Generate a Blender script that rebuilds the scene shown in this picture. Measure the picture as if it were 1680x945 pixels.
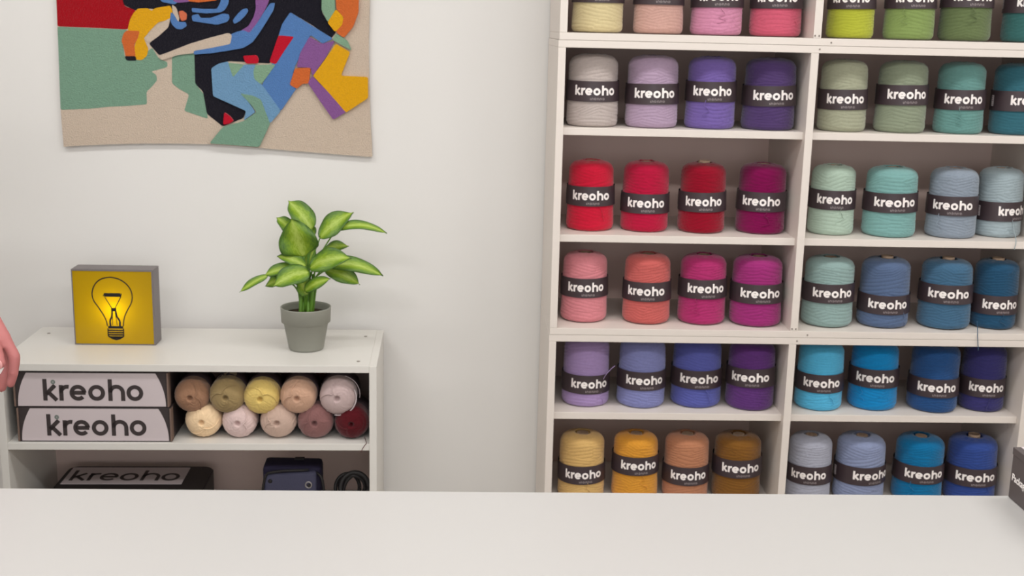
import bpy, bmesh, math, random
import numpy as np
from mathutils import Vector, Matrix, Euler
PI = math.pi
for o in list(bpy.data.objects): bpy.data.objects.remove(o)
SC = bpy.context.scene
COL = SC.collection

# ------------------------------------------------------------ camera
F, PITCH, YAW, ROLL = 1963.9, 0.2185, 0.0419, -0.0235
CAM = Vector((0, -3.3, 1.58))
fw = Vector((math.sin(YAW)*math.cos(PITCH), math.cos(YAW)*math.cos(PITCH), -math.sin(PITCH)))
r0 = Vector((math.cos(YAW), -math.sin(YAW), 0)); u0 = r0.cross(fw)
rt = r0*math.cos(ROLL) - u0*math.sin(ROLL); up = r0*math.sin(ROLL) + u0*math.cos(ROLL)
cd = bpy.data.cameras.new('camera'); cam = bpy.data.objects.new('camera', cd); COL.objects.link(cam)
cd.sensor_width = 36; cd.lens = F/1680*36; cd.clip_start = .05
cam.matrix_world = Matrix(((rt.x, up.x, -fw.x, CAM.x), (rt.y, up.y, -fw.y, CAM.y), (rt.z, up.z, -fw.z, CAM.z), (0, 0, 0, 1)))
SC.camera = cam
cd.dof.use_dof = True; cd.dof.focus_distance = 2.25; cd.dof.aperture_fstop = 7.0

# ------------------------------------------------------------ light
SC.view_settings.view_transform = 'Standard'; SC.view_settings.look = 'None'
SC.view_settings.gamma = 1; SC.view_settings.use_curve_mapping = False
SC.view_settings.exposure = 0.0
w = bpy.data.worlds.new('world'); SC.world = w; w.use_nodes = True
w.node_tree.nodes['Background'].inputs[0].default_value = (1, .97, .93, 1)
w.node_tree.nodes['Background'].inputs[1].default_value = .25
CEIL = 2.75
LIGHTS = [(-1.3, -1.25, 11), (.35, -1.25, 11), (2.0, -1.25, 11), (-1.3, -3.1, 20), (.35, -3.1, 20), (2.0, -3.1, 20)]
def area(name, loc, rot, sx, sy, power, col):
    l = bpy.data.lights.new(name, 'AREA'); l.shape = 'RECTANGLE'; l.size = sx; l.size_y = sy; l.energy = power; l.color = col
    o = bpy.data.objects.new(name, l); COL.objects.link(o); o.location = loc; o.rotation_euler = rot; return o
for x, y, p in LIGHTS:
    area('ceiling_lamp_light', (x, y, CEIL-.045), (0, 0, 0), 1.15, .28, p, (1, .988, .976))
# added soft frontal fill from behind the camera, no real window there
area('front_fill_light', (.2, -5.4, 1.5), (math.radians(90), 0, 0), 3.4, 1.9, 42, (.95, .97, 1))

# ------------------------------------------------------------ helpers
def ray(u, v): return fw + rt*((u-840)/F) - up*((v-472.5)/F)
def aty(u, v, y): d = ray(u, v); return CAM + d*((y-CAM.y)/d.y)
def atz(u, v, z): d = ray(u, v); return CAM + d*((z-CAM.z)/d.z)
def atx(u, v, x): d = ray(u, v); return CAM + d*((x-CAM.x)/d.x)

def srgb(r, g, b):
    f = lambda c: (c/255/12.92) if c/255 <= .04045 else ((c/255+.055)/1.055)**2.4
    return (f(r), f(g), f(b), 1)

def mat(name, col, rough=.5, spec=.5, bump=None, metal=0, vary=0, emit=None, trans=0, sheen=0):
    m = bpy.data.materials.new(name); m.use_nodes = True; nt = m.node_tree; N = nt.nodes; L = nt.links
    b = N['Principled BSDF']; b.inputs['Base Color'].default_value = col; b.inputs['Roughness'].default_value = rough
    b.inputs['Specular IOR Level'].default_value = spec; b.inputs['Metallic'].default_value = metal
    if sheen: b.inputs['Sheen Weight'].default_value = sheen
    tc = N.new('ShaderNodeTexCoord')
    if vary:
        n = N.new('ShaderNodeTexNoise'); n.inputs['Scale'].default_value = vary[0]; n.inputs['Detail'].default_value = 5
        L.new(tc.outputs['Object'], n.inputs['Vector'])
        mr = N.new('ShaderNodeMapRange'); mr.inputs['To Min'].default_value = 1-vary[1]; mr.inputs['To Max'].default_value = 1+vary[1]
        L.new(n.outputs['Fac'], mr.inputs['Value'])
        mx = N.new('ShaderNodeVectorMath'); mx.operation = 'SCALE'; mx.inputs[0].default_value = col[:3]
        L.new(mr.outputs['Result'], mx.inputs['Scale']); L.new(mx.outputs[0], b.inputs['Base Color'])
    if bump:
        n = N.new('ShaderNodeTexNoise'); n.inputs['Scale'].default_value = bump[0]; n.inputs['Detail'].default_value = 4
        L.new(tc.outputs['Object'], n.inputs['Vector'])
        bp = N.new('ShaderNodeBump'); bp.inputs['Strength'].default_value = bump[1]; bp.inputs['Distance'].default_value = bump[2]
        L.new(n.outputs['Fac'], bp.inputs['Height']); L.new(bp.outputs[0], b.inputs['Normal'])
    return m

def link(name, me, mats=None, parent=None, smooth=False):
    o = bpy.data.objects.new(name, me); COL.objects.link(o)
    if mats is not None:
        for m in (mats if isinstance(mats, (list, tuple)) else [mats]): me.materials.append(m)
    if parent: o.parent = parent
    if smooth:
        for p in me.polygons: p.use_smooth = True
    return o

def mesh_py(name, V, Fc):
    me = bpy.data.meshes.new(name); me.from_pydata([tuple(v) for v in V], [], [tuple(f) for f in Fc]); me.update(); return me

def bm_mesh(name, bm):
    me = bpy.data.meshes.new(name); bm.to_mesh(me); bm.free(); return me

def add_box(bm, a, b, bev=0, mi=0, rot=None, piv=None):
    t = bmesh.new(); r = bmesh.ops.create_cube(t, size=1)
    c = [(a[i]+b[i])/2 for i in range(3)]; s = [abs(b[i]-a[i]) for i in range(3)]
    for v in t.verts: v.co = Vector((v.co.x*s[0]+c[0], v.co.y*s[1]+c[1], v.co.z*s[2]+c[2]))
    if bev: bmesh.ops.bevel(t, geom=list(t.edges), offset=bev, segments=2, profile=.6, affect='EDGES')
    if rot is not None:
        for v in t.verts: v.co = rot @ (v.co-Vector(piv)) + Vector(piv)
    for f in t.faces: f.material_index = mi
    me = bpy.data.meshes.new('t'); t.to_mesh(me); t.free(); bm.from_mesh(me); bpy.data.meshes.remove(me)

def box(name, a, b, m, parent=None, bev=.001):
    bm = bmesh.new(); add_box(bm, a, b, bev); return link(name, bm_mesh(name, bm), m, parent)

def add_tube(bm, pts, rad, seg=8, cap=True):
    pts = [Vector(p) for p in pts]; n = len(pts); rings = []
    prev = None
    for i, p in enumerate(pts):
        d = (pts[min(i+1, n-1)]-pts[max(i-1, 0)]).normalized()
        if prev is None:
            a = d.orthogonal().normalized()
        else:
            a = (prev - d*prev.dot(d)).normalized()
        prev = a; b_ = d.cross(a); r = rad[i] if isinstance(rad, (list, tuple)) else rad
        rings.append([bm.verts.new(p+(a*math.cos(2*PI*k/seg)+b_*math.sin(2*PI*k/seg))*r) for k in range(seg)])
    for i in range(n-1):
        for k in range(seg):
            bm.faces.new((rings[i][k], rings[i][(k+1) % seg], rings[i+1][(k+1) % seg], rings[i+1][k]))
    if cap:
        bm.faces.new(rings[0][::-1]); bm.faces.new(rings[-1])

def tube(name, pts, rad, m, parent=None, seg=8):
    bm = bmesh.new(); add_tube(bm, pts, rad, seg); bmesh.ops.recalc_face_normals(bm, faces=bm.faces)
    return link(name, bm_mesh(name, bm), m, parent, True)

def add_lathe(bm, prof, seg=48, c=(0, 0, 0), close=False):
    rings = []
    for r, z in prof:
        rings.append([bm.verts.new((c[0]+r*math.cos(2*PI*k/seg), c[1]+r*math.sin(2*PI*k/seg), c[2]+z)) for k in range(seg)])
    for i in range(len(rings)-1):
        for k in range(seg):
            bm.faces.new((rings[i][k], rings[i][(k+1) % seg], rings[i+1][(k+1) % seg], rings[i+1][k]))
    return rings

def lathe(name, prof, m, parent=None, seg=48, capb=True, capt=False, smooth=True):
    bm = bmesh.new(); rg = add_lathe(bm, prof, seg)
    if capb: bm.faces.new(rg[0][::-1])
    if capt: bm.faces.new(rg[-1])
    bmesh.ops.recalc_face_normals(bm, faces=bm.faces)
    return link(name, bm_mesh(name, bm), m, parent, smooth)

def empty(name, loc, label, cat, group=None, rz=0):
    o = bpy.data.objects.new(name, None); COL.objects.link(o); o.location = loc; o.rotation_euler = (0, 0, rz)
    o.empty_display_size = .05
    return tag(o, label, cat, group)
def tag(o, label, cat, group=None):
    o['label'] = label; o['category'] = cat
    if group: o['group'] = group
    return o
def struct(o, label=None):
    o['kind'] = 'structure'
    if label: o['label'] = label; 
    return o
def catmull(P, n=6):
    P = [Vector(p) for p in P]; out = []
    Q = [P[0]*2-P[1]]+P+[P[-1]*2-P[-2]]
    for i in range(1, len(Q)-2):
        for k in range(n):
            t = k/n; a, b, c, d = Q[i-1], Q[i], Q[i+1], Q[i+2]
            out.append(.5*((2*b)+(c-a)*t+(2*a-5*b+4*c-d)*t*t+(3*b-a-3*c+d)*t**3))
    out.append(P[-1]); return out

# ------------------------------------------------------------ materials
M = {}
M['wall'] = mat('wall_paint', srgb(229, 227, 224), .9, .2, bump=(60, .08, .002), vary=(1.5, .012))
M['ceil'] = mat('ceiling_paint', srgb(235, 233, 230), .9, .2)
M['floor'] = mat('floor_vinyl', srgb(170, 160, 148), .5, .4, vary=(6, .06))
M['melamine'] = mat('white_melamine', srgb(221, 218, 212), .38, .5, vary=(3, .01))
M['mel_shelf'] = mat('white_shelf_board', srgb(223, 214, 206), .45, .4, vary=(4, .012))
M['back'] = mat('shelf_back_board', srgb(229, 205, 196), .8, .2, vary=(3, .02))
M['table'] = mat('table_laminate', srgb(187, 185, 183), .4, .45, vary=(2, .01))
M['screw'] = mat('screw_cap', srgb(140, 130, 122), .4, .5)
M['kraft'] = mat('cardboard_core', srgb(176, 150, 128), .85, .2, bump=(80, .3, .001))
M['label_black'] = mat('black_paper_band', srgb(62, 50, 54), .42, .45)
M['logo_white'] = mat('white_print', srgb(245, 238, 235), .6, .3)
M['logo_grey'] = mat('grey_print', srgb(150, 140, 140), .6, .3)
M['box_black'] = mat('black_cardboard', srgb(58, 50, 50), .55, .4, bump=(120, .1, .001))
M['box_inner'] = mat('brown_cardboard_edge', srgb(120, 100, 90), .8, .2)
M['label_white'] = mat('white_label_paper', srgb(205, 193, 195), .6, .3)
M['ink'] = mat('dark_ink', srgb(62, 54, 54), .6, .3)
M['ink_dot'] = mat('grey_green_ink', srgb(120, 128, 122), .6, .3)
M['pot'] = mat('grey_plastic_pot', srgb(146, 146, 136), .55, .35)
M['soil'] = mat('dark_potting_soil', srgb(70, 60, 48), .95, .1, bump=(60, 1, .01))
M['stem'] = mat('green_stem', srgb(96, 140, 44), .5, .4)
M['grey_case'] = mat('grey_plastic_case', srgb(122, 115, 115), .5, .4)
M['navy'] = mat('navy_fabric', srgb(38, 34, 56), .75, .2, bump=(200, .3, .002))
M['navy_light'] = mat('blue_grey_fabric', srgb(72, 72, 94), .7, .25, bump=(200, .3, .002), vary=(12, .12))
M['black'] = mat('black_rubber', srgb(30, 27, 28), .5, .4)
M['chrome'] = mat('dull_metal', srgb(170, 165, 165), .35, .5, metal=.7)

# ------------------------------------------------------------ room
X0, X1, Y0 = -2.6, 3.1, -5.6
struct(box('wall_back', (X0-.1, 0, -.1), (X1+.1, .1, CEIL+.1), M['wall'], bev=0))
struct(box('wall_left', (X0-.1, Y0, -.1), (X0, 0, CEIL+.1), M['wall'], bev=0))
struct(box('wall_right', (X1, Y0, -.1), (X1+.1, 0, CEIL+.1), M['wall'], bev=0))
struct(box('floor', (X0, Y0, -.1), (X1, 0, 0), M['floor'], bev=0))
struct(box('ceiling', (X0, Y0, CEIL), (X1, 0, CEIL+.1), M['ceil'], bev=0))

# ------------------------------------------------------------ shelving
XL, XM1, XM2, XR = .240, .839, .8583, 1.4669
YS = -.3603; T = .0186
Z = [1.560, 1.3297, 1.062, .8253, .5936, .3358, .095]
ZTOPA = 2.275
def unit(label, zb, zt, floors, dx):
    """one stacked module: zb = underside, zt = top face"""
    u = empty('shelving_unit', (XL-T+dx, 0, zb), label, 'shelf', 'stacked white shelving modules')
    ox, oz = XL-T+dx, zb
    def P(name, a, b, m=M['mel_shelf'], bev=.0012):
        return box(name, (a[0]-ox+dx, a[1], a[2]-oz), (b[0]-ox+dx, b[1], b[2]-oz), m, u, bev)
    g = .0006; T2 = T-.0012
    P('bottom_board', (XL-T, YS, zb), (XR+T, -.006, zb+T2))
    P('top_board', (XL-T, YS, zt-T2), (XR+T, -.006, zt))
    P('side_panel', (XL-T, YS, zb+T2), (XL, -.006, zt-T2)); P('side_panel', (XR, YS, zb+T2), (XR+T, -.006, zt-T2))
    P('divider', (XM1, YS, zb+T2), (XM2, -.006, zt-T2))
    P('back_panel', (XL, -.012, zb+T2), (XR, -.005, zt-T2), M['back'], 0)
    for z in floors:
        P('shelf_board', (XL, YS+.02, z-T), (XM1, -.012, z)); P('shelf_board', (XM2, YS+.02, z-T), (XR, -.012, z))
    # small screw heads in the front edge at the joints
    bm = bmesh.new()
    for (x, z) in ((XM1+.004, zb+T2+.006), (XM1+.014, zb+T2+.006), (XM1+.045, zb+.006+T2*.1), (XM1+.02, zt-.008)):
        t = bmesh.ops.create_uvsphere(bm, u_segments=8, v_segments=5, radius=.0022)
        for v in t['verts']: v.co += Vector((x-ox+dx, YS-.0004, z-oz))
    link('screw_head', bm_mesh('screw_head', bm), M['screw'], u)
    return u
uC = unit('white shelving module at the bottom, holding the purple, turquoise, amber and navy yarn cones', Z[3]-2*T-.69, Z[3]-T-.0006, [Z[4], Z[5], .1155+.02], -.0007)
uB = unit('white shelving module in the middle, holding the red, pink, violet, mint and slate yarn cones', Z[3]-T, Z[0]-T-.0006, [Z[1], Z[2]], 0)
uA = unit('white shelving module at the top, holding the pale yellow, rose and lime yarn cones', Z[0]-T, ZTOPA, [1.80, 2.03], .002)

# ------------------------------------------------------------ lettering (strokes in units of the x-height)
def arc(cx, cy, r, a0, a1, n=18):
    return [(cx+r*math.cos(math.radians(a0+(a1-a0)*i/n)), cy+r*math.sin(math.radians(a0+(a1-a0)*i/n))) for i in range(n+1)]
def seg(a, b, n=4): return [(a[0]+(b[0]-a[0])*i/n, a[1]+(b[1]-a[1])*i/n) for i in range(n+1)]
def kreoho(W=.25):
    h = W/2; r = .5-h; S = []
    asc = 1.36
    S += [seg((h, 0), (h, asc)), seg((h+.05, .40), (.72, .98-.02)), seg((.30, .55), (.80, .02))]
    x = .95; S += [seg((x+h, 0), (x+h, 1-.02)), [(x+h, .5)]+arc(x+h+.36, .5, r, 165, 75, 10)]
    x = 1.56; S += [arc(x+.5, .5, r, 0, 318, 26), seg((x+.14, .5), (x+.95, .5))]
    x = 2.66; S += [arc(x+.5, .5, r, 0, 360, 28)]
    x = 3.84; S += [seg((x+h, 0), (x+h, asc)), arc(x+.5, .52, .5-h, 180, 0, 16)+[(x+1-h, .3), (x+1-h, 0)]]
    x = 4.80+.12; S += [arc(x+.5, .5, r, 0, 360, 28)]
    return S, 5.92
def ribbon(strokes, W, mp, s, cx, cy=0):
    """strokes -> flat mesh mapped by mp(x, y)"""
    V, Fc = [], []
    for P in strokes:
        n = len(P); closed = (abs(P[0][0]-P[-1][0])+abs(P[0][1]-P[-1][1])) < 1e-6
        b = len(V)
        for i in range(n):
            if closed: a, c = P[(i-1) % (n-1)], P[(i+1) % (n-1)]
            else: a, c = P[max(i-1, 0)], P[min(i+1, n-1)]
            dx, dy = c[0]-a[0], c[1]-a[1]; l = math.hypot(dx, dy) or 1
            nx, ny = -dy/l*W/2, dx/l*W/2
            for q in (1, -1): V.append(mp((P[i][0]+nx*q-cx)*s, (P[i][1]+ny*q-cy)*s))
        for i in range(n-1): Fc.append((b+2*i, b+2*i+1, b+2*i+3, b+2*i+2))
    return V, Fc
def flat_logo(name, s, mp, m, parent, W=.25, dot=True):
    S, wd = kreoho(W); V, Fc = ribbon(S, W, mp, s, wd/2, .5)
    o = link(name, mesh_py(name, V, Fc), m, parent)
    if dot:
        D = [arc(.62, 1.17, .085, 0, 360, 14)]; V, Fc = ribbon(D, .11, mp, s, wd/2, .5)
        link('logo_dot', mesh_py('logo_dot', V, Fc), M['ink_dot'], parent)
    return o

# ------------------------------------------------------------ yarn cones
CH = .175      # cone height
def prof_r(z, R):
    """outer radius of the wound yarn at height z"""
    r = R*(1-.075*(z/CH))
    zb, zt = .016, .024
    if z < zb: r -= R*.16*(1-math.sqrt(max(0, 1-((zb-z)/zb)**2)))
    if z > CH-zt: r -= R*.40*(1-math.sqrt(max(0, 1-((z-(CH-zt))/zt)**2)))
    return r
def yarn_mesh(seed, R=.065):
    rnd = np.random.RandomState(seed); nt, nz = 168, 104
    th = np.linspace(0, 2*np.pi, nt, endpoint=False); zz = np.linspace(0, CH, nz)
    TH, ZZ = np.meshgrid(th, zz)
    best = np.full(TH.shape, -1e9); H = np.zeros(TH.shape)
    for k in range(9):
        A = rnd.uniform(.004, .018); ph = rnd.uniform(0, 6.28); n = rnd.choice([1, 1, 2])
        wdt = rnd.uniform(.006, .011)
        s = (ZZ - A*np.sin(n*TH+ph) - rnd.uniform(0, .02))/wdt
        ridge = np.sqrt(np.abs(np.sin(np.pi*s)))
        mask = np.zeros(TH.shape)
        for j in range(4):
            mask += rnd.uniform(.5, 1)*np.sin(rnd.choice([1, 2, 3])*TH+rnd.uniform(0, 6.28)+(ZZ/CH)*rnd.uniform(-14, 14))
        layer = np.floor(mask*1.5)/1.5
        upd = mask > best
        H = np.where(upd, -.0022*(1-ridge)**1.5+.0008*((k*3) % 4)/3, H); best = np.where(upd, mask, best)
    H += .0004*np.sin(3*TH+rnd.uniform(0, 6)+20*ZZ)
    V = []
    for i in range(nz):
        r = prof_r(zz[i], R)
        for j in range(nt):
            rr = r+H[i, j]-.0004
            V.append((rr*math.cos(th[j]), rr*math.sin(th[j]), zz[i] + 0.0))
    Fc = []
    for i in range(nz-1):
        for j in range(nt):
            a = i*nt+j; b = i*nt+(j+1) % nt; Fc.append((a, b, b+nt, a+nt))
    # top: rounded lip running into the hole of the core
    rt_ = prof_r(CH, R); base = (nz-1)*nt; prev = base
    for (fr, dz) in ((.9, .0012), (.74, .0022), (.58, .0018), (.45, -.0004), (.36, -.004), (.30, -.011)):
        b = len(V)
        for j in range(nt):
            rr = rt_*fr if fr > .5 else R*fr*.85
            V.append((rr*math.cos(th[j]), rr*math.sin(th[j]), CH+dz+.0009*math.sin(5*th[j]+fr*20)+.0006*math.sin(11*th[j]+fr*60)))
        for j in range(nt): Fc.append((prev+j, prev+(j+1) % nt, b+(j+1) % nt, b+j))
        prev = b
    Fc.append(tuple(range(nt-1, -1, -1)))
    me = mesh_py('yarn', V, Fc)
    for p in me.polygons: p.use_smooth = True
    return me
YARN = [yarn_mesh(s) for s in (3, 8, 21, 34, 55)]
def yarn_mat(name, rgb):
    m = mat('yarn_'+name, srgb(*rgb), .9, .12, bump=(420, .5, .0012), vary=(140, .10), sheen=.25)
    return m
BH = .050
def band_mesh():
    R = .065; zc = .088; V = []; Fc = []; n = 96
    for i, zz in enumerate(np.linspace(-BH/2, BH/2, 5)):
        r = prof_r(zc+zz, R)+.0026
        for j in range(n): V.append((r*math.cos(2*PI*j/n), r*math.sin(2*PI*j/n), zz))
    for i in range(4):
        for j in range(n):
            a = i*n+j; b = i*n+(j+1) % n; Fc.append((a, b, b+n, a+n))
    me = mesh_py('label_band', V, Fc)
    for p in me.polygons: p.use_smooth = True
    return me
BAND = band_mesh(); BAND.materials.append(M['label_black'])
def cyl_mp(off=.0022):
    R = .065
    def mp(x, y):
        r = prof_r(.088+y, R)+.0026+.0006; a = x/R - PI/2
        return (r*math.cos(a), r*math.sin(a), y)
    return mp
XH = .0178
S_, WD_ = kreoho(.29)
V, Fc = ribbon(S_, .29, cyl_mp(), XH, WD_/2, .52); LOGO = mesh_py('logo', V, Fc); LOGO.materials.append(M['logo_white'])
V, Fc = ribbon([arc(.66, 1.22, .06, 0, 360, 12)], .1, cyl_mp(), XH, WD_/2, .52)
# small second line of print: unreadable in the photo, kept as short strokes
tiny = []
for i in range(11):
    x = 2.3+i*.19
    tiny.append(seg((x, -.62), (x, -.36), 1))
    if i % 2: tiny.append(seg((x, -.37), (x+.12, -.37), 1))
    if i % 3 == 0: tiny.append(seg((x, -.6), (x+.12, -.6), 1))
V, Fc = ribbon(tiny, .075, cyl_mp(), XH, WD_/2, .52); TINY = mesh_py('small_print', V, Fc); TINY.materials.append(M['logo_grey'])
# side patch (white care symbol block) a quarter turn to the left of the word
V, Fc = [], []
def patch(x0, y0, x1, y1, mi, mil):
    b = len(V); mp = cyl_mp()
    for i in range(5):
        x = x0+(x1-x0)*i/4
        for y in (y0, y1):
            q = mp(x, y); k = 1+.002*mi; V.append((q[0]*k, q[1]*k, q[2]))
    for i in range(4): Fc.append((b+2*i, b+2*i+2, b+2*i+3, b+2*i+1)); mil.append(mi)
mil = []
ax = -1.72*.065
patch(ax-.006, -.014, ax+.006, .013, 0, mil)
for k in range(5): patch(ax-.004, -.011+k*.0048, ax+.003-(k % 2)*.003, -.0095+k*.0048, 1, mil)
PATCH = mesh_py('care_patch', V, Fc); PATCH.materials.append(M['label_white']); PATCH.materials.append(M['ink'])
for i, p in enumerate(PATCH.polygons): p.material_index = mil[i]
def core_mesh(h):
    bm = bmesh.new(); rg = add_lathe(bm, [(.0150, CH-.05), (.0168, CH-.05), (.0152, h), (.0132, h), (.0125, CH-.05)], 28)
    bmesh.ops.recalc_face_normals(bm, faces=bm.faces)
    me = bm_mesh('core_tube', bm)
    for p in me.polygons: p.use_smooth = False
    me.materials.append(M['kraft']); return me
CORE_IN, CORE_UP = core_mesh(CH+.001), core_mesh(CH+.0068)

CONES = [
  [(0.324,-0.262,0.0641,0.096,-0.03), (0.475,-0.262,0.0623,0.094,-0.06), (0.621,-0.262,0.0642,0.091,-0.09), (0.770,-0.262,0.0643,0.092,-0.20), (0.959,-0.262,0.0584,0.095,-0.32), (1.108,-0.262,0.0619,0.100,-0.12), (1.251,-0.262,0.0632,0.105,-0.08), (1.407,-0.262,0.0580,0.095,-0.06)],
  [(0.319,-0.262,0.0652,0.088,0.00), (0.469,-0.262,0.0664,0.083,-0.02), (0.618,-0.262,0.0633,0.093,-0.11), (0.767,-0.262,0.0669,0.086,-0.03), (0.956,-0.262,0.0608,0.080,-0.15), (1.107,-0.262,0.0637,0.094,-0.09), (1.258,-0.262,0.0610,0.086,-0.20), (1.402,-0.262,0.0596,0.085,0.21)],
  [(0.326,-0.236,0.0618,0.090,-0.08), (0.468,-0.237,0.0622,0.073,-0.09), (0.615,-0.245,0.0611,0.081,-0.10), (0.771,-0.240,0.0633,0.084,-0.23), (0.956,-0.241,0.0594,0.092,-0.14), (1.105,-0.254,0.0681,0.090,-0.12), (1.268,-0.257,0.0640,0.084,-0.35), (1.402,-0.234,0.0597,0.068,0.41)],
  [(0.317,-0.251,0.0610,0.091,-0.01), (0.480,-0.261,0.0626,0.085,-0.18), (0.626,-0.260,0.0625,0.094,-0.01), (0.767,-0.269,0.0676,0.086,-0.04), (0.958,-0.265,0.0663,0.089,-0.08), (1.107,-0.267,0.0659,0.063,-0.12), (1.268,-0.271,0.0677,0.092,-0.22), (1.401,-0.270,0.0587,0.064,-0.07)],
  [(0.331,-0.241,0.0634,0.062,0.09), (0.479,-0.247,0.0643,0.075,0.02), (0.628,-0.238,0.0672,0.079,-0.03), (0.770,-0.258,0.0646,0.089,-0.24), (0.957,-0.256,0.0626,0.076,-0.16), (1.106,-0.248,0.0650,0.088,-0.24), (1.265,-0.261,0.0653,0.068,-0.18), (1.402,-0.254,0.0592,0.066,-0.16)],
  [(0.326,-0.262,0.0631,0.076,0.01), (0.471,-0.262,0.0628,0.101,0.05), (0.609,-0.262,0.0624,0.074,-0.02), (0.748,-0.262,0.0657,0.098,-0.03), (0.946,-0.262,0.0605,0.078,-0.28), (1.085,-0.262,0.0680,0.082,0.26), (1.247,-0.262,0.0666,0.086,-0.07), (1.393,-0.262,0.0680,0.078,-0.15)],
]

COLORS = [
 [('pale yellow', (202, 187, 144)), ('peach', (192, 152, 141)), ('orchid pink', (195, 130, 158)), ('rose red', (193, 86, 108)),
  ('lime green', (167, 172, 55)), ('grass green', (125, 145, 84)), ('moss green', (96, 110, 72)), ('bottle green', (51, 97, 95))],
 [('pale beige grey', (181, 169, 164)), ('pale mauve', (170, 147, 170)), ('violet', (111, 91, 157)), ('dark violet', (76, 56, 102)),
  ('pale sage', (158, 160, 137)), ('sage green', (134, 143, 121)), ('sea green', (98, 141, 136)), ('deep teal', (49, 98, 111))],
 [('bright red', (192, 22, 52)), ('crimson red', (173, 16, 56)), ('dark red', (139, 3, 33)), ('plum magenta', (119, 3, 71)),
  ('pale mint', (167, 187, 171)), ('light turquoise', (120, 164, 161)), ('light steel blue', (135, 146, 159)), ('pale ice blue', (155, 170, 176))],
 [('salmon pink', (208, 129, 137)), ('coral', (192, 94, 90)), ('raspberry pink', (168, 45, 103)), ('magenta', (152, 44, 113)),
  ('grey teal', (139, 164, 161)), ('slate blue', (84, 102, 134)), ('steel blue', (64, 101, 130)), ('dark petrol blue', (32, 74, 104))],
 [('lavender purple', (161, 137, 183)), ('periwinkle', (126, 130, 180)), ('royal violet blue', (85, 90, 161)), ('deep purple', (90, 49, 114)),
  ('bright turquoise', (82, 173, 212)), ('cerulean blue', (14, 125, 185)), ('dark royal blue', (35, 74, 125)), ('midnight navy', (53, 50, 104))],
 [('sandy yellow', (208, 170, 107)), ('orange yellow', (212, 147, 51)), ('terracotta', (178, 121, 90)), ('ochre brown', (125, 83, 31)),
  ('pale grey blue', (164, 166, 180)), ('hazy blue', (132, 142, 173)), ('ocean blue', (7, 106, 155)), ('cobalt blue', (46, 70, 138))],
]
ROWN = ['topmost shelf in view', 'second shelf down', 'third shelf down', 'fourth shelf down', 'fifth shelf down', 'lowest shelf in view']
UPC = {(2, 2), (3, 5), (3, 7), (3, 6), (5, 7)}
TILT = {(5, 0): .06, (5, 1): -.05}
rnd = random.Random(5)
cone0 = None
cid = 0
for k, row in enumerate(CONES):
    for i, (x, y, R, bz, ph) in enumerate(row):
        cn, rgb = COLORS[k][i]
        bay = 'left' if i < 4 else 'right'
        lab = '%s yarn cone with black band, %s column, %s' % (cn, bay, ROWN[k])
        root = empty('yarn_cone', (x, y, Z[k]+.0006), lab, 'yarn cone', 'yarn cones on the %s' % ROWN[k])
        sc = R/.065
        ym = YARN[(cid*3+k) % 5].copy(); ym.materials.append(yarn_mat(cn.replace(' ', '_'), rgb))
        yo = link('yarn', ym, None, root); yo.scale = (sc, sc, 1); yo.rotation_euler = (0, 0, rnd.uniform(0, 6.28))
        co = link('core_tube', CORE_UP if (k, i) in UPC else CORE_IN, None, root); co.rotation_euler = (0, 0, rnd.random())
        sb = sc*(prof_r(bz, .065)/prof_r(.088, .065)); 
        bo = link('label_band', BAND, None, root); bo.location = (0, 0, bz); bo.scale = (sc*1.01, sc*1.01, 1)
        bo.rotation_euler = (rnd.uniform(-.02, .02), rnd.uniform(-.015, .015)-.012, ph)
        link('logo', LOGO, None, bo); link('small_print', TINY, None, bo); link('care_patch', PATCH, None, bo)
        if rnd.random() < .55 or (k, i) in ((3, 7), (2, 7), (4, 0)):
            # loose yarn tail tucked under the band
            a = ph-PI/2+rnd.uniform(-.7, .7); P = []
            z0 = bz-BH/2+.004
            for q in range(7):
                zq = z0-q*.007; rr = prof_r(max(zq, .002), .065)*sc+.0022
                P.append((rr*math.cos(a+q*.03*rnd.choice((-1, 1))), rr*math.sin(a+q*.03), max(zq, .004)))
            tail = tube('yarn_tail', catmull(P, 3), .0009, ym.materials[0], root, 6)
        cid += 1
# three tails that hang free
def free_tail(k, i, pts, r=.0010):
    root = [o for o in COL.objects if o.name.startswith('yarn_cone')][k*8+i]
    L = Vector(root.location); P = [Vector(p)-L for p in pts]
    m = [c for c in root.children if c.name.startswith('yarn') and not c.name.startswith('yarn_tail')][0].data.materials[0]
    tube('yarn_tail', catmull(P, 5), r, m, root, 6)
free_tail(3, 7, [aty(1603, 527, -.335), aty(1604, 542, -.352), aty(1604, 552, -.3635), aty(1605, 575, -.364)])
free_tail(2, 7, [aty(1662, 369, -.30), aty(1664, 380, -.31), aty(1667, 396, -.343), aty(1664, 410, -.345)])
free_tail(4, 0, [aty(990, 622, -.31), aty(994, 615, -.33), aty(1002, 606, -.335), aty(1009, 600, -.34)])

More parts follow.
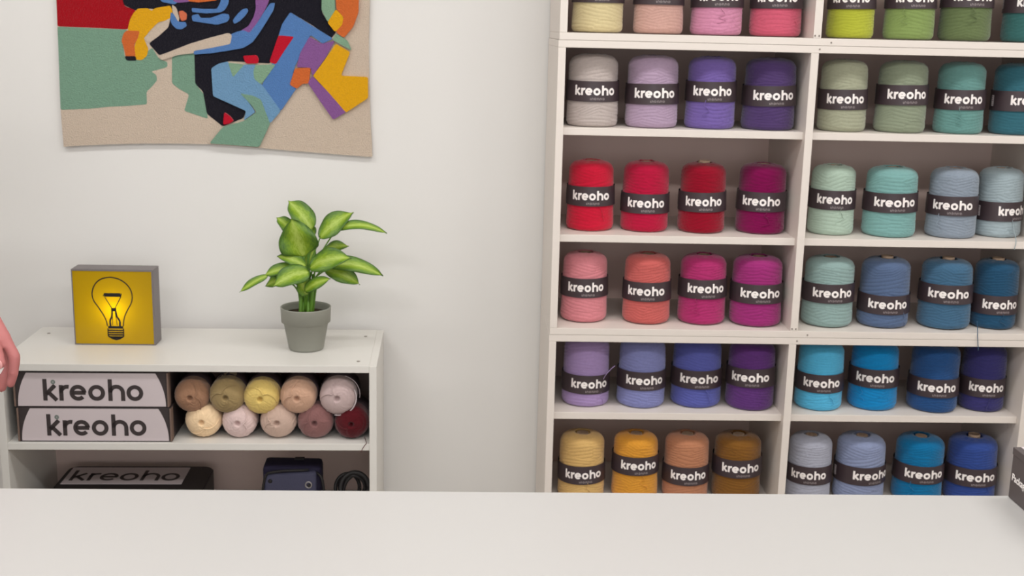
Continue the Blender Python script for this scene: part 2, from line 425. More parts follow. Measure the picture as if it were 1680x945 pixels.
# ------------------------------------------------------------ low cabinet
CR = .0182
cab = empty('low_cabinet', (0, 0, 0), 'low white open cabinet with shelves standing against the wall under the rug', 'cabinet', rz=CR)
CL_, CRt, CT, CF = -1.1638, -.2218, .7258, -.385
CB = -.02
ZS1 = CT-.2071; ZS2 = .250
tp = .0185
box('side_panel', (CL_, CF, 0), (CL_+tp, CB, CT-.0006), M['melamine'], cab)
box('side_panel', (CRt-tp, CF, 0), (CRt, CB, CT-.0006), M['melamine'], cab)
box('top_board', (CL_+tp, CF+.001, CT-.018), (CRt-tp, CB, CT), M['melamine'], cab)
box('shelf_board', (CL_+tp, CF+.002, ZS1-.018), (CRt-tp, CB-.008, ZS1), M['melamine'], cab)
box('shelf_board', (CL_+tp, CF+.002, ZS2-.018), (CRt-tp, CB-.008, ZS2), M['melamine'], cab)
box('shelf_board', (CL_+tp, CF+.002, .05), (CRt-tp, CB-.008, .068), M['melamine'], cab)
box('back_panel', (CL_+tp, CB-.008, .05), (CRt-tp, CB, CT-.018), M['back'], cab, 0)
Rc = Matrix.Rotation(-CR, 3, 'Z')
for (u, v) in ((80, 547), (600, 552), (588, 593), (-2, 590)):
    q = Rc @ atz(u, v, CT)
    o = lathe('screw_cap', [(.0045, .0), (.0045, .0008), (.0035, .0012)], M['screw'], cab, 16, capt=True); o.location = (q.x, q.y, CT)
def cw(p): return Matrix.Rotation(CR, 3, 'Z') @ Vector(p)
# ---- two branded boxes on the cabinet shelf
def arch_label(w2, w1, h, n=10):
    """outline: flat bottom w1 wide, sides curving in to w2 at the top"""
    P = []
    for i in range(n+1):
        t = i/n; x = w1/2-(w1-w2)/2*(t**2.1); P.append((x, h*t))
    return [(x, z) for x, z in P] + [(-x, z) for x, z in P[::-1]]
BX0, BX1 = aty(24, 675, CF).x, aty(273, 675, CF).x
def yarn_box(z0, h, dx, label, tall):
    W_ = BX1-BX0; cx = (BX0+BX1)/2+dx
    r = empty('cardboard_box', cw((cx, CF+.012, z0)), label, 'box', 'stacked black boxes in the cabinet', rz=CR)
    box('box_body', (-W_/2, 0, 0), (W_/2, .315, h), M['box_black'], r, .0015)
    for s in (-1, 1):
        box('side_flap', (s*W_/2-.0025, -.003, .002), (s*W_/2+.0015, .02, h-.002), M['box_inner'], r, .0006)
    P = arch_label(W_*.84, W_*.965, h-.006)
    V = [(x, -.0012, z+.003) for x, z in P]+[(x, .001, z+.003) for x, z in P]; n = len(P)
    Fc = [tuple(range(n-1, -1, -1)), tuple(range(n, 2*n))]+[(i, (i+1) % n, n+(i+1) % n, n+i) for i in range(n)]
    lb = link('front_label', mesh_py('front_label', V, Fc), M['label_white'], r)
    zc = h*.5-.002
    flat_logo('logo', .0417, lambda x, y: (x+.004, -.0016, zc-.006+y), M['ink'], lb, .25)
    return r
bh = .0925
yarn_box(ZS1+.0006, .0905, .004, 'black cardboard box with white kreoho front label, lower of the two stacked', 0)
yarn_box(ZS1+.0006+.0912, .0925, 0, 'black cardboard box with white kreoho front label, upper of the two stacked', 1)

# ---- skeins lying end-on on the same shelf
def skein_mesh(seed, R=.0445, Ln=.15):
    rnd_ = np.random.RandomState(seed); nt, ns = 96, 70
    V = []; Fc = []
    prof = []
    # profile from front hole over the end to the back
    for i in range(ns):
        t = i/(ns-1)
        if t < .42:      # front end cap, from hole outwards
            q = t/.42; a = q*PI/2
            r = .003+(R-.003)*math.sin(a)**.92; y = .030*(1-math.cos(a))-.004*0
            if q < .055: y += .014*(1-q/.055)
        elif t < .72:
            q = (t-.42)/.30; r = R*(1+.02*math.sin(q*PI)); y = .030+(Ln-.06)*q
        else:
            q = (t-.72)/.28; a = q*PI/2; r = R*math.cos(a)+.0005; y = Ln-.03+.03*math.sin(a)
        prof.append((r, y, t))
    A = rnd_.uniform(0, 6.28, 6); 
    for (r, y, t) in prof:
        for j in range(nt):
            th = 2*PI*j/nt; h = 0
            for k in range(5):
                m_ = np.sin(2*th+A[k]+k*1.3)+np.sin(th*1-A[k]*2+t*9)
                s = (r*math.cos(th-A[k])*1.0+.012*math.sin(th*2+A[k]))/.0075+t*6*(k % 2)
                h += .0012*max(0, min(1, m_))*(abs(math.sin(s*PI))**.5-.6)
            h *= min(1, r/.012)
            V.append(((r+h)*math.cos(th), y-h*1.2 if t < .42 else y, (r+h)*math.sin(th)))
    for i in range(ns-1):
        for j in range(nt):
            a = i*nt+j; b = i*nt+(j+1) % nt; Fc.append((a, a+nt, b+nt, b))
    Fc.append(tuple(range(nt))); Fc.append(tuple((ns-1)*nt+nt-1-j for j in range(nt)))
    me = mesh_py('yarn', V, Fc)
    for p in me.polygons: p.use_smooth = True
    return me
SK = [skein_mesh(s) for s in (1, 2, 3)]
BALLS = [ # u, v, radius px, name, rgb
 (314, 650, 29, 'light brown', (159, 120, 94), 'upper row', 'behind the black boxes'), (372, 650, 30, 'olive beige', (156, 134, 93), 'upper row', ''),
 (428.5, 652, 30, 'golden yellow', (221, 193, 114), 'upper row', ''), (488.5, 651, 30, 'peach beige', (201, 162, 137), 'upper row', ''),
 (554, 651, 31, 'pale blush', (195, 173, 171), 'upper row', ''),
 (333, 696, 30, 'cream', (242, 212, 172), 'lower row', ''), (392, 696, 29, 'pale pinkish grey', (219, 194, 190), 'lower row', ''),
 (456, 697, 30, 'greyish beige', (199, 172, 157), 'lower row', ''), (517, 697, 30, 'mauve brown', (136, 96, 94), 'lower row', ''),
 (577, 697, 29, 'dark maroon', (85, 16, 25), 'lower row', '')]
for n, (u, v, pr, cn, rgb, rw, _) in enumerate(BALLS):
    yf = -.377 if n < 5 else -.370
    c = aty(u, v, yf+.02); Rr = (pr-.7)/F*((c-CAM).dot(fw))
    if n >= 5: c.z = ZS1+Rr*.985+.0006
    lab = '%s yarn skein lying end-on, %s of the skeins in the cabinet' % (cn, rw)
    r = empty('yarn_skein', (c.x, yf, c.z), lab, 'yarn skein', 'skeins lying in the cabinet')
    me = SK[n % 3].copy(); me.materials.append(yarn_mat('skein_'+cn.replace(' ', '_'), rgb))
    o = link('yarn', me, None, r); k = Rr/.0445; o.scale = (k, 1, k*.985); o.rotation_euler = (0, n*1.3, 0)
    # paper band round the middle of the skein
    bm = bmesh.new(); rg = add_lathe(bm, [(1.035*Rr, .052), (1.055*Rr, .052), (1.055*Rr, .118), (1.035*Rr, .118)], 48)
    for vv in bm.verts: vv.co = Vector((vv.co.x, vv.co.z, vv.co.y*.985))
    bmesh.ops.recalc_face_normals(bm, faces=bm.faces)
    link('label_band', bm_mesh('label_band', bm), M['label_black'], r, True)
    # a strand laid across the face
    rr = random.Random(n); a0 = rr.uniform(0, 6.28); a1 = a0+rr.uniform(1.6, 2.8); P = []
    for q in range(9):
        t = q/8; a = a0+(a1-a0)*t; rad = Rr*(.35+.57*abs(2*t-1)); aa = math.asin(min(.98, rad/Rr))
        P.append((rad*math.cos(a), .030*(1-math.cos(aa))-.0030, rad*math.sin(a)*.985))
    tube('yarn_tail', catmull(P, 3), .0015, me.materials[0], r, 6)
    if n == 4:
        P = [(Rr*1.01*math.cos(a), .018, Rr*1.01*math.sin(a)-.001) for a in [math.radians(q) for q in range(-100, 40, 14)]]
        tube('label_band_edge', catmull(P, 2), .0017, M['label_white'], r, 6)
        P = [(Rr*1.12*math.cos(a)+.003, .03, Rr*1.08*math.sin(a)+.004) for a in [math.radians(q) for q in range(-10, 75, 12)]]
        tube('elastic_loop', catmull(P, 2), .0008, M['label_white'], r, 6)
    if n == 9:
        P = [aty(601, 727, -.392), aty(599, 730, -.394), aty(595, 736, -.3945), aty(592, 742, -.394)]
        P = [q-Vector((c.x, yf, c.z)) for q in [aty(598, 716, -.345)]+P]
        tube('yarn_tail', catmull(P, 4), .0009, me.materials[0], r, 6)

# dark maroon skeins filling the back of the shelf, seen above the upper row
for n, (u, cn, rgb) in enumerate(((395, 'maroon', (82, 34, 36)), (462, 'dark wine red', (74, 28, 34)), (528, 'brick red', (96, 44, 38)))):
    c = aty(u, 640, -.16)
    r = empty('yarn_skein', (c.x, -.162, ZS1+.1305), '%s yarn skein at the back of the shelf, behind the upper row' % cn, 'yarn skein', 'skeins lying in the cabinet')
    me = SK[n].copy(); me.materials.append(yarn_mat('back_'+cn.replace(' ', '_'), rgb))
    o = link('yarn', me, None, r); o.scale = (1, .86, 1)

# ---- flat black box with a label, on the lower shelf
fb = empty('flat_box', cw((aty(212, 790, -.23).x, -.215, ZS2+.0006)), 'flat black box with a white kreoho sheet on top, on the lower shelf', 'box', rz=CR)
ztop = .091
bm = bmesh.new(); add_box(bm, (-.2, -.13, 0), (.2, .135, ztop), 0)
ver = [e for e in bm.edges if abs(e.verts[0].co.z-e.verts[1].co.z) > .01]
bmesh.ops.bevel(bm, geom=ver, offset=.03, segments=6, profile=.5, affect='EDGES')
hor = [e for e in bm.edges if e.verts[0].co.z > ztop-.001 and e.verts[1].co.z > ztop-.001 and len(e.link_faces) == 2 and abs(e.link_faces[0].normal.z-e.link_faces[1].normal.z) > .5]
bmesh.ops.bevel(bm, geom=hor, offset=.004, segments=3, affect='EDGES')
link('box_body', bm_mesh('box_body', bm), M['black'], fb)
zt_ = ZS2+.0006+ztop
L4 = [atz(104, 793, zt_), atz(299, 796, zt_), atz(312, 765, zt_), atz(121, 763, zt_)]
Lc = [Matrix.Rotation(-CR, 3, 'Z') @ (p-fb.location) for p in L4]
x0_, x1_ = (Lc[0].x+Lc[3].x)/2, (Lc[1].x+Lc[2].x)/2; y0_, y1_ = (Lc[0].y+Lc[1].y)/2, (Lc[2].y+Lc[3].y)/2
y1_ = min(y1_, .12)
sheet = box('label_sheet', (x0_, y0_, ztop+.0002), (x1_, y1_, ztop+.0014), M['label_white'], fb, 0)
sx = (x1_-x0_)/1.1/5.92
V, Fc = ribbon(kreoho(.2)[0], .2, lambda x, y: ((x0_+x1_)/2+x*sx, (y0_+y1_)/2-.004+y*(y1_-y0_)/1.36*.62, ztop+.0018), 1, 2.96, .62)
link('logo', mesh_py('logo', V, Fc), M['ink'], sheet)

# ---- navy case with cable on the lower shelf
c = aty(476, 803, -.30)
cx = c.x; pxm = ((c-CAM).dot(fw))/F
ns = empty('navy_case', cw((cx, -.30, ZS2+.0006)), 'navy blue soft case with black strap lying on the lower cabinet shelf', 'case', rz=CR)
top = aty(476, 748, -.225).z-ZS2; wd = 94*pxm
bm = bmesh.new(); add_box(bm, (-wd/2, 0, 0), (wd/2, .078, top), .012); bmesh.ops.subdivide_edges(bm, edges=bm.edges, cuts=1, use_grid_fill=True)
for v_ in bm.verts: v_.co.z += .002*math.sin(v_.co.x*60)*(v_.co.z/top)
link('case_body', bm_mesh('case_body', bm), M['navy'], ns, True)
ft = top-.010
bm = bmesh.new(); add_box(bm, (-wd/2+.004, -.014, .002), (wd/2-.010, .02, ft), .008)
for v_ in bm.verts:
    if v_.co.x < -wd/2+.035 and v_.co.z > ft-.03: v_.co.z -= .010*(1-(v_.co.x+wd/2)/.035)
fp = link('front_pocket', bm_mesh('front_pocket', bm), M['navy_light'], ns, True)
o = lathe('button', [(.0052, 0), (.0052, .003), (.003, .004)], M['black'], fp, 20, capt=True); o.rotation_euler = (PI/2, 0, 0); o.location = (-wd/2+.022, -.0135, ft-.024)
o = lathe('ring_emblem', [(.0095, 0), (.0095, .003), (.0062, .003), (.0062, 0)], M['chrome'], fp, 28, capb=False); o.rotation_euler = (PI/2, 0, 0); o.location = (wd/2-.030, -.0135, ft-.034)
o = lathe('button', [(.0045, 0), (.0045, .003), (.003, .004)], M['black'], fp, 20, capt=True); o.rotation_euler = (PI/2, 0, 0); o.location = (wd/2-.029, -.014, ft-.036)
box('carry_loop', (.002, .05, top-.003), (.028, .066, top+.004), M['black'], ns, .002)
P = [(-wd/2-.004, -.01, .0), (-wd/2-.006, -.014, .03), (-wd/2+.008, -.016, ft-.018), (-wd/2+.035, -.014, ft+.002), (wd/2-.03, -.006, ft+.004)]
tube('strap', catmull(P, 6), .0032, M['black'], ns)
P = [(wd/2-.012, .0, top-.014), (wd/2+.006, -.01, top-.035), (wd/2+.017, -.016, .036), (wd/2+.022, -.02, .008), (wd/2+.030, -.02, .004)]
tube('strap', catmull(P, 6), .0036, M['black'], ns)
# coiled cable / hose to its right
cc = aty(573, 803, -.30)
ch = empty('coiled_cable', cw((cc.x, -.30, ZS2+.0006)), 'coiled black cable standing in loops beside the navy case', 'cable', rz=CR)
def loop(cx_, cz_, rx, rz_, y, a0, a1, rad, tilt=0, name='cable_loop'):
    P = []
    for q in range(25):
        a = math.radians(a0+(a1-a0)*q/24); P.append((cx_+rx*math.cos(a), y+tilt*math.sin(a), cz_+rz_*math.sin(a)))
    return tube(name, P, rad, M['black'], ch, 10)
s_ = pxm
hh = aty(578, 770, -.29).z-ZS2
loop(.010, hh-.041, .037, .037, -.01, 0, 360, .0062, .012)
loop(.002, hh-.048, .034, .036, .012, 20, 400, .005, -.01)
loop(-.012, hh-.058, .032, .034, .030, 0, 360, .005, .015)
P = [(-.078, -.03, .006), (-.055, -.02, .010), (-.036, -.01, .03), (-.018, .0, hh*.75), (.004, .004, hh*.93)]
tube('cable_end', catmull(P, 6), .0055, M['black'], ch, 10)
bm = bmesh.new(); add_tube(bm, catmull([(-.01, -.028, .012), (.004, -.024, .035), (.022, -.02, .062)], 5), [.004]*11, 8); 
link('plug', bm_mesh('plug', bm), M['grey_case'], ch, True)
box('plug_body', (-.045, -.02, 0), (-.008, .03, .024), M['black'], ch, .006)

# ------------------------------------------------------------ light box
LT = CT+.0006
pL, pR = atz(123, 565, LT), atz(255.5, 566.6, LT)
lw = (pR-pL).length; ang = math.atan2(pR.y-pL.y, pR.x-pL.x)
lh = aty(117, 441.7, pL.y).z-LT; ld = .062
lb = empty('light_box_lamp', (pL.x, pL.y, LT), 'yellow square light box with a light bulb drawing on the cabinet top', 'lamp', rz=ang)
bm = bmesh.new()
e = .0035
add_box(bm, (0, .002, 0), (lw, ld, e)); add_box(bm, (0, .002, lh-e), (lw, ld, lh)); add_box(bm, (0, .002, e), (e, ld, lh-e)); add_box(bm, (lw-e, .002, e), (lw, ld, lh-e)); add_box(bm, (e, ld-e, e), (lw-e, ld, lh-e))
link('housing', bm_mesh('housing', bm), M['grey_case'], lb)
bm = bmesh.new(); q = .004
for a, b in (((0, 0, 0), (lw, .004, q*.6)), ((0, 0, lh-q), (lw, .004, lh)), ((0, 0, q*.6), (q*.7, .004, lh-q)), ((lw-q, 0, q*.6), (lw, .004, lh-q))): add_box(bm, a, b, .0004)
link('face_frame', bm_mesh('face_frame', bm), M['grey_case'], lb)
my = bpy.data.materials.new('yellow_translucent_acrylic'); my.use_nodes = True; nt = my.node_tree; N = nt.nodes; L = nt.links
out = N['Material Output']; N.remove(N['Principled BSDF'])
df = N.new('ShaderNodeBsdfDiffuse'); df.inputs[0].default_value = srgb(205, 170, 24)
tr = N.new('ShaderNodeBsdfTranslucent'); tr.inputs[0].default_value = srgb(255, 232, 10)
mxs = N.new('ShaderNodeMixShader'); mxs.inputs[0].default_value = .45
gl = N.new('ShaderNodeBsdfGlossy'); gl.inputs['Roughness'].default_value = .25; mx2 = N.new('ShaderNodeMixShader'); mx2.inputs[0].default_value = .03
L.new(df.outputs[0], mxs.inputs[1]); L.new(tr.outputs[0], mxs.inputs[2]); L.new(mxs.outputs[0], mx2.inputs[1]); L.new(gl.outputs[0], mx2.inputs[2]); L.new(mx2.outputs[0], out.inputs[0])
pane = box('glowing_face', (.0028, .001, .0024), (lw-.004, .0026, lh-.004), my, lb, 0)
pane['label'] = 'yellow translucent face'
V = []; Fc = []
def bp(X, Y): return ((X-450)/(958-450)*lw, .0004, (588-Y)/(588-122)*lh)
def bpath(P, wpx, closed=False):
    global V, Fc
    P = [(x, -y) for x, y in P]
    if closed: P = P+[P[0]]
    v_, f_ = ribbon([P], wpx, lambda x, y: bp(x, -y), 1, 0, 0); b = len(V); V += v_; Fc += [tuple(b+k for k in f) for f in f_]
bulb = [(660, 470), (655, 440), (640, 405), (610, 355), (583, 315), (574, 275), (583, 235), (606, 200), (640, 178), (682, 169), (710, 170), (752, 182), (790, 208), (815, 243), (824, 285), (816, 325), (795, 362), (775, 400), (764, 435), (760, 470)]
bpath([(p.x, p.y) for p in catmull([(x, y, 0) for x, y in bulb], 5)], 7)
bpath(seg((648, 277), (752, 277)), 22); bpath(seg((652, 290), (692, 358)), 5); bpath(seg((754, 285), (714, 358)), 5); bpath(seg((642, 285), (652, 268)), 5); bpath(seg((758, 268), (750, 290)), 5)
bpath(seg((688, 368), (720, 368)), 20)
bpath([(p.x, p.y) for p in catmull([(694, 375, 0), (690, 410, 0), (678, 438, 0), (680, 470, 0)], 4)], 11)
bpath([(p.x, p.y) for p in catmull([(716, 375, 0), (722, 410, 0), (738, 438, 0), (738, 470, 0)], 4)], 11)
bpath([(697, 385), (694, 420), (692, 465)], 4); bpath([(712, 385), (718, 430), (722, 465)], 4)
bpath(seg((664, 478), (758, 478)), 16)
for k, (a, b_) in enumerate(((660, 762), (661, 761), (663, 758), (668, 752))): bpath(seg((a, 497+k*14), (b_, 497+k*14)), 9)
bpath(seg((662, 486), (662, 535)), 7); bpath(seg((760, 486), (759, 535)), 7)
bpath([(664, 534), (690, 549), (712, 555), (735, 549), (758, 534)], 9); bpath(seg((690, 544), (734, 544)), 12)
link('bulb_drawing', mesh_py('bulb_drawing', V, Fc), M['black'], pane)
pl = bpy.data.lights.new('light_box_bulb', 'POINT'); pl.energy = .28; pl.shadow_soft_size = .012; pl.color = (1, .97, .9)
po = bpy.data.objects.new('light_box_bulb', pl); COL.objects.link(po); po.parent = lb; po.location = (lw*.50, .038, lh*.47)

# ------------------------------------------------------------ potted plant
pc = atz(499, 579, CT); pr_ = 28/F*((pc-CAM).dot(fw)); py_ = pc.y+pr_
plant = empty('potted_plant', (pc.x, py_, CT+.0006), 'green and yellow leafy plant in a grey plastic pot on the white cabinet', 'plant')
ph_ = aty(498, 503, py_).z-CT; kx = (py_-CAM.y)*1.0/F*1.045
R1, R2, R3 = 28*kx, 40*kx, 36*kx
zr = ph_-25*kx
lathe('pot', [(R1*.9, 0), (R1*.97, .001), (R1, .004), (R3*.985, zr-.001), (R3*1.02, zr), (R2*.975, zr+.0015), (R2, ph_-.003), (R2*1.01, ph_-.001), (R2*1.0, ph_), (R2*.955, ph_), (R2*.93, ph_-.006), (R3*.9, zr), (R1*.9, .01)], M['pot'], plant, 64)
o = lathe('soil', [(.001, ph_-.016), (R2*.5, ph_-.015), (R2*.92, ph_-.019)], M['soil'], plant, 40, capb=True)
lm = bpy.data.materials.new('variegated_leaf'); lm.use_nodes = True; nt = lm.node_tree; N = nt.nodes; L = nt.links
b = N['Principled BSDF']; b.inputs['Roughness'].default_value = .42
uv = N.new('ShaderNodeUVMap'); sp = N.new('ShaderNodeSeparateXYZ'); L.new(uv.outputs[0], sp.inputs[0])
nz = N.new('ShaderNodeTexNoise'); nz.inputs['Scale'].default_value = 9; nz.inputs['Detail'].default_value = 4; nz.inputs['Roughness'].default_value = .7
mpn = N.new('ShaderNodeMapping'); mpn.inputs['Scale'].default_value = (1, 2.6, 1); L.new(uv.outputs[0], mpn.inputs[0])
oi = N.new('ShaderNodeObjectInfo'); ad = N.new('ShaderNodeVectorMath'); ad.operation = 'ADD'; L.new(mpn.outputs[0], ad.inputs[0]); L.new(oi.outputs['Random'], ad.inputs[1]); L.new(ad.outputs[0], nz.inputs['Vector'])
m1 = N.new('ShaderNodeMath'); m1.operation = 'ABSOLUTE'; m0 = N.new('ShaderNodeMath'); m0.operation = 'SUBTRACT'; m0.inputs[1].default_value = .5
L.new(sp.outputs['Y'], m0.inputs[0]); L.new(m0.outputs[0], m1.inputs[0])
m2 = N.new('ShaderNodeMath'); m2.operation = 'MULTIPLY_ADD'; m2.inputs[1].default_value = .62; L.new(nz.outputs['Fac'], m2.inputs[0]); L.new(m1.outputs[0], m2.inputs[2])
cr = N.new('ShaderNodeValToRGB'); L.new(m2.outputs[0], cr.inputs[0])
E_ = cr.color_ramp.elements; E_[0].position = .32; E_[0].color = srgb(186, 208, 96); E_[1].position = .86; E_[1].color = srgb(62, 98, 44)
x_ = E_.new(.48); x_.color = srgb(146, 178, 40); x_ = E_.new(.66); x_.color = srgb(102, 142, 44)
L.new(cr.outputs[0], b.inputs['Base Color'])
bpn = N.new('ShaderNodeBump'); bpn.inputs['Strength'].default_value = .25; bpn.inputs['Distance'].default_value = .001; L.new(nz.outputs['Fac'], bpn.inputs['Height']); L.new(bpn.outputs[0], b.inputs['Normal'])
tl = N.new('ShaderNodeBsdfTranslucent'); L.new(cr.outputs[0], tl.inputs[0]); ms = N.new('ShaderNodeMixShader'); ms.inputs[0].default_value = .22
L.new(b.outputs[0], ms.inputs[1]); L.new(tl.outputs[0], ms.inputs[2]); L.new(ms.outputs[0], N['Material Output'].inputs[0])
PL = Vector(plant.location)
def zp(X, Y, dy=0.): return aty(370+X/3.257, 310+Y/3.257, py_+dy)-PL
def leaf(b0, t0, wpx, db, dt, arch=.12, face=0., side=0., stem_from=None, bulge=.5, fold=.18):
    """b0/t0 leaf base and tip; wpx widest width; db/dt depth of both; arch lifts the middle; face tilts the blade"""
    B, Tp = zp(*b0, db), zp(*t0, dt); d = Tp-B; Ln = d.length; dn = d.normalized()
    n0 = Vector((side, -.80+face, .60)); n0 = (n0-dn*n0.dot(dn)).normalized(); s0 = dn.cross(n0)
    w_ = wpx/3.257*kx*.53; nu, nv = 22, 8; V = []; Fc = []
    upv = Vector((0, 0, 1)); upv = (upv-dn*upv.dot(dn)*.6)
    for i in range(nu+1):
        t = i/nu
        c_ = B+d*t+upv*(arch*Ln*4*t*(1-t)*.5)+n0*(.05*Ln*math.sin(PI*t))
        tt = t**(.85 if bulge < .5 else .75)
        wd_ = w_*max(0, math.sin(PI*min(1, tt*.985+.012)))**.72*(1 if t < .8 else (1-((t-.8)/.2)**2*.55))
        if t > .93: wd_ = max(wd_*.6, w_*.03*(1-t)/.07)
        for j in range(nv+1):
            q = j/nv*2-1
            p = c_+s0*(q*wd_)+n0*(abs(q)*wd_*fold-.012*0)+n0*(.16*w_*math.sin(t*9+q*2.5+wpx)*abs(q))+dn*(.05*w_*math.sin(t*13+wpx)*q*q)
            V.append(p)
    for i in range(nu):
        for j in range(nv): a = i*(nv+1)+j; Fc.append((a, a+1, a+nv+2, a+nv+1))
    me = mesh_py('leaf', V, Fc); ul = me.uv_layers.new()
    for p in me.polygons:
        for li in p.loop_indices:
            vi = me.loops[li].vertex_index; ul.data[li].uv = ((vi//(nv+1))/nu, (vi % (nv+1))/nv)
    o = link('leaf', me, lm, plant, True)
    so = o.modifiers.new('thick', 'SOLIDIFY'); so.thickness = .0007
    # stalk
    s = stem_from or (430, 600)
    S0 = zp(s[0], s[1], 0.0); S0.z = max(S0.z, ph_-.02)
    mid = (S0+B)/2+Vector((-(B.x-S0.x)*.18, (B.y-S0.y)*-.2, .012))
    tube('leaf_stalk', catmull([S0, mid, B], 6), [.0026-.0009*k/12 for k in range(13)], M['stem'], plant, 7)
leaf((462, 215), (335, 62), 118, .03, .06, .06, side=.1)
leaf((505, 262), (684, 124), 112, .0, .02, .10, side=-.1)
leaf((590, 215), (862, 238), 52, .0, .0, .20, stem_from=(450, 600))
leaf((372, 240), (272, 152), 80, .045, .06, .05, side=.3)
leaf((418, 360), (352, 160), 190, -.015, -.045, .04, side=-.15, face=-.1, bulge=.6)
leaf((530, 330), (660, 305), 62, .03, .05, .12)
leaf((395, 375), (292, 298), 62, .02, .04, .05)
leaf((430, 412), (275, 360), 66, -.02, -.03, .08)
leaf((452, 420), (672, 370), 118, -.03, -.05, .14, face=-.1)
leaf((545, 405), (842, 466), 84, -.01, .0, .16, stem_from=(450, 600))
leaf((400, 432), (205, 462), 74, -.02, -.03, .14)
leaf((225, 462), (74, 552), 44, -.03, -.04, .04, stem_from=(415, 600))
leaf((445, 445), (255, 520), 112, -.045, -.075, .14, face=-.15)
leaf((300, 482), (214, 520), 58, -.02, -.01, .05)
leaf((535, 432), (720, 512), 92, .0, .0, .10)
leaf((425, 545), (562, 480), 66, -.045, -.07, .10, face=-.1)
leaf((470, 250), (430, 190), 60, .03, .05, .02)
leaf((440, 560), (380, 470), 90, -.02, -.06, .06)
leaf((420, 430), (480, 320), 70, .03, .04, .02)
for k, (xa, xb, ya) in enumerate(((400, 405, 500), (412, 420, 470), (425, 432, 450), (440, 446, 440), (455, 470, 455), (466, 488, 500), (405, 385, 530))):
    P = [zp(xa, 640, .01*(k % 3-1)), zp((xa+xb)/2, 570, .008*(k % 2)), zp(xb, ya, .01)]
    P[0].z = ph_-.02
    tube('stem', catmull(P, 5), .0048 if k < 5 else .003, M['stem'], plant, 8)

# ------------------------------------------------------------ rug on the wall
rug = tag(empty('wall_rug', (-.67, -.002, 1.22), 'tufted wall rug with abstract patches of black, blue, yellow, red, green and beige', 'rug'), 'tufted wall rug with abstract patches of black, blue, yellow, red, green and beige', 'rug')
RC = {'beige': (206, 188, 170), 'red': (164, 0, 20), 'green': (122, 158, 136), 'black': (20, 18, 30), 'yellow': (226, 166, 16), 'orange': (208, 104, 48),
      'blue': (84, 126, 184), 'lblue': (112, 154, 190), 'purple': (136, 88, 148), 'peach': (214, 112, 78), 'sage': (132, 166, 138), 'crimson': (190, 10, 40)}
rn = list(RC); rm = [mat('rug_pile_'+k, srgb(*RC[k]), .95, .05, bump=(330, 1, .004), vary=(260, .14), sheen=.3) for k in rn]
ZX = lambda X, Y: aty(80+X/3, Y/3, -.012)
def rp(X, Y): q = ZX(X, Y); return (q.x+.67, q.z-1.22)
bm = bmesh.new()
lev = [0]
def prism(poly, mname, y0, y1, smooth_=True, bev=.0012):
    pts = [rp(*p) for p in poly]
    a = sum(pts[i][0]*pts[(i+1) % len(pts)][1]-pts[(i+1) % len(pts)][0]*pts[i][1] for i in range(len(pts)))
    if a < 0: pts = pts[::-1]
    n = len(pts); c0 = [bm.verts.new((x, y1, z)) for x, z in pts]; c1 = [bm.verts.new((x, y0, z)) for x, z in pts]
    mi = rn.index(mname)
    fs = []
    from mathutils.geometry import delaunay_2d_cdt
    vs, _, fcs, _, _, _ = delaunay_2d_cdt([Vector(q) for q in pts], [(i, (i+1) % n) for i in range(n)], [], 1, 1e-6)
    cv = [bm.verts.new((q.x, y1, q.y)) for q in vs]
    for f_ in fcs: fs.append(bm.faces.new([cv[k] for k in f_]))
    for i in range(n): fs.append(bm.faces.new((c0[i], c1[i], c1[(i+1) % n], c0[(i+1) % n])))
    for f in fs: f.material_index = mi
OUT = [(34, -900), (36, -300), (38, 0), (42, 100), (50, 260), (55, 400), (60, 540), (68, 640), (75, 722), (160, 716), (300, 710), (450, 706), (620, 706), (780, 709), (900, 716), (1040, 728), (1200, 742), (1330, 752), (1450, 762), (1560, 770), (1592, 771), (1590, 700), (1583, 600), (1580, 480), (1577, 380), (1575, 200), (1580, 0), (1582, -300), (1584, -900)]
prism(OUT, 'beige', 0, -.0125)
Y = -.0128
def patch_(c, P):
    global Y
    def cl(p):
        x, y = p; xl = 38+max(0, y)*.037+1.5; return (min(max(x, xl), 1575), y)
    P = [cl(p) for p in P]
    # round the corners a little: resample with light Chaikin cutting
    Q = []
    n = len(P)
    for i in range(n):
        a, b, c2 = Vector(P[i-1]), Vector(P[i]), Vector(P[(i+1) % n])
        la, lc = (a-b).length, (c2-b).length; ka = min(.25, 9/la if la else 0); kc = min(.25, 9/lc if lc else 0)
        p1 = b+(a-b)*ka; p2 = b+(c2-b)*kc; Q += [tuple(p1), tuple(b*.5+(p1+p2)*.25), tuple(p2)]
    prism(Q, c, -.009, Y); Y -= .00028
patch_('red', [(38, -420), (38, 0), (45, 130), (200, 136), (390, 145), (410, 90), (430, 50), (375, 30), (350, -60), (330, -420)])
patch_('green', [(45, 131), (390, 146), (365, 200), (375, 280), (430, 295), (490, 250), (510, 235), (545, 290), (585, 305), (585, 330), (505, 352), (530, 367), (535, 395), (505, 430), (482, 452), (485, 513), (400, 520), (300, 525), (200, 535), (60, 540), (55, 400)])
patch_('green', [(608, 280), (640, 265), (718, 260), (726, 415), (765, 465), (785, 585), (668, 545), (692, 465), (640, 435), (608, 410)])
patch_('black', [(345, -500), (350, -60), (372, 25), (430, 52), (500, 42), (600, 60), (595, 95), (590, 130), (495, 215), (545, 272), (700, 218), (880, 165), (900, 220), (718, 262), (722, 412), (760, 450), (780, 560), (858, 622), (960, 580), (972, 545), (810, 472), (805, 335), (885, 300), (1090, 312), (1130, 180), (1150, 120), (1190, 60), (1300, 125), (1390, 190), (1415, 158), (1370, 100), (1345, 60), (1352, -500)])
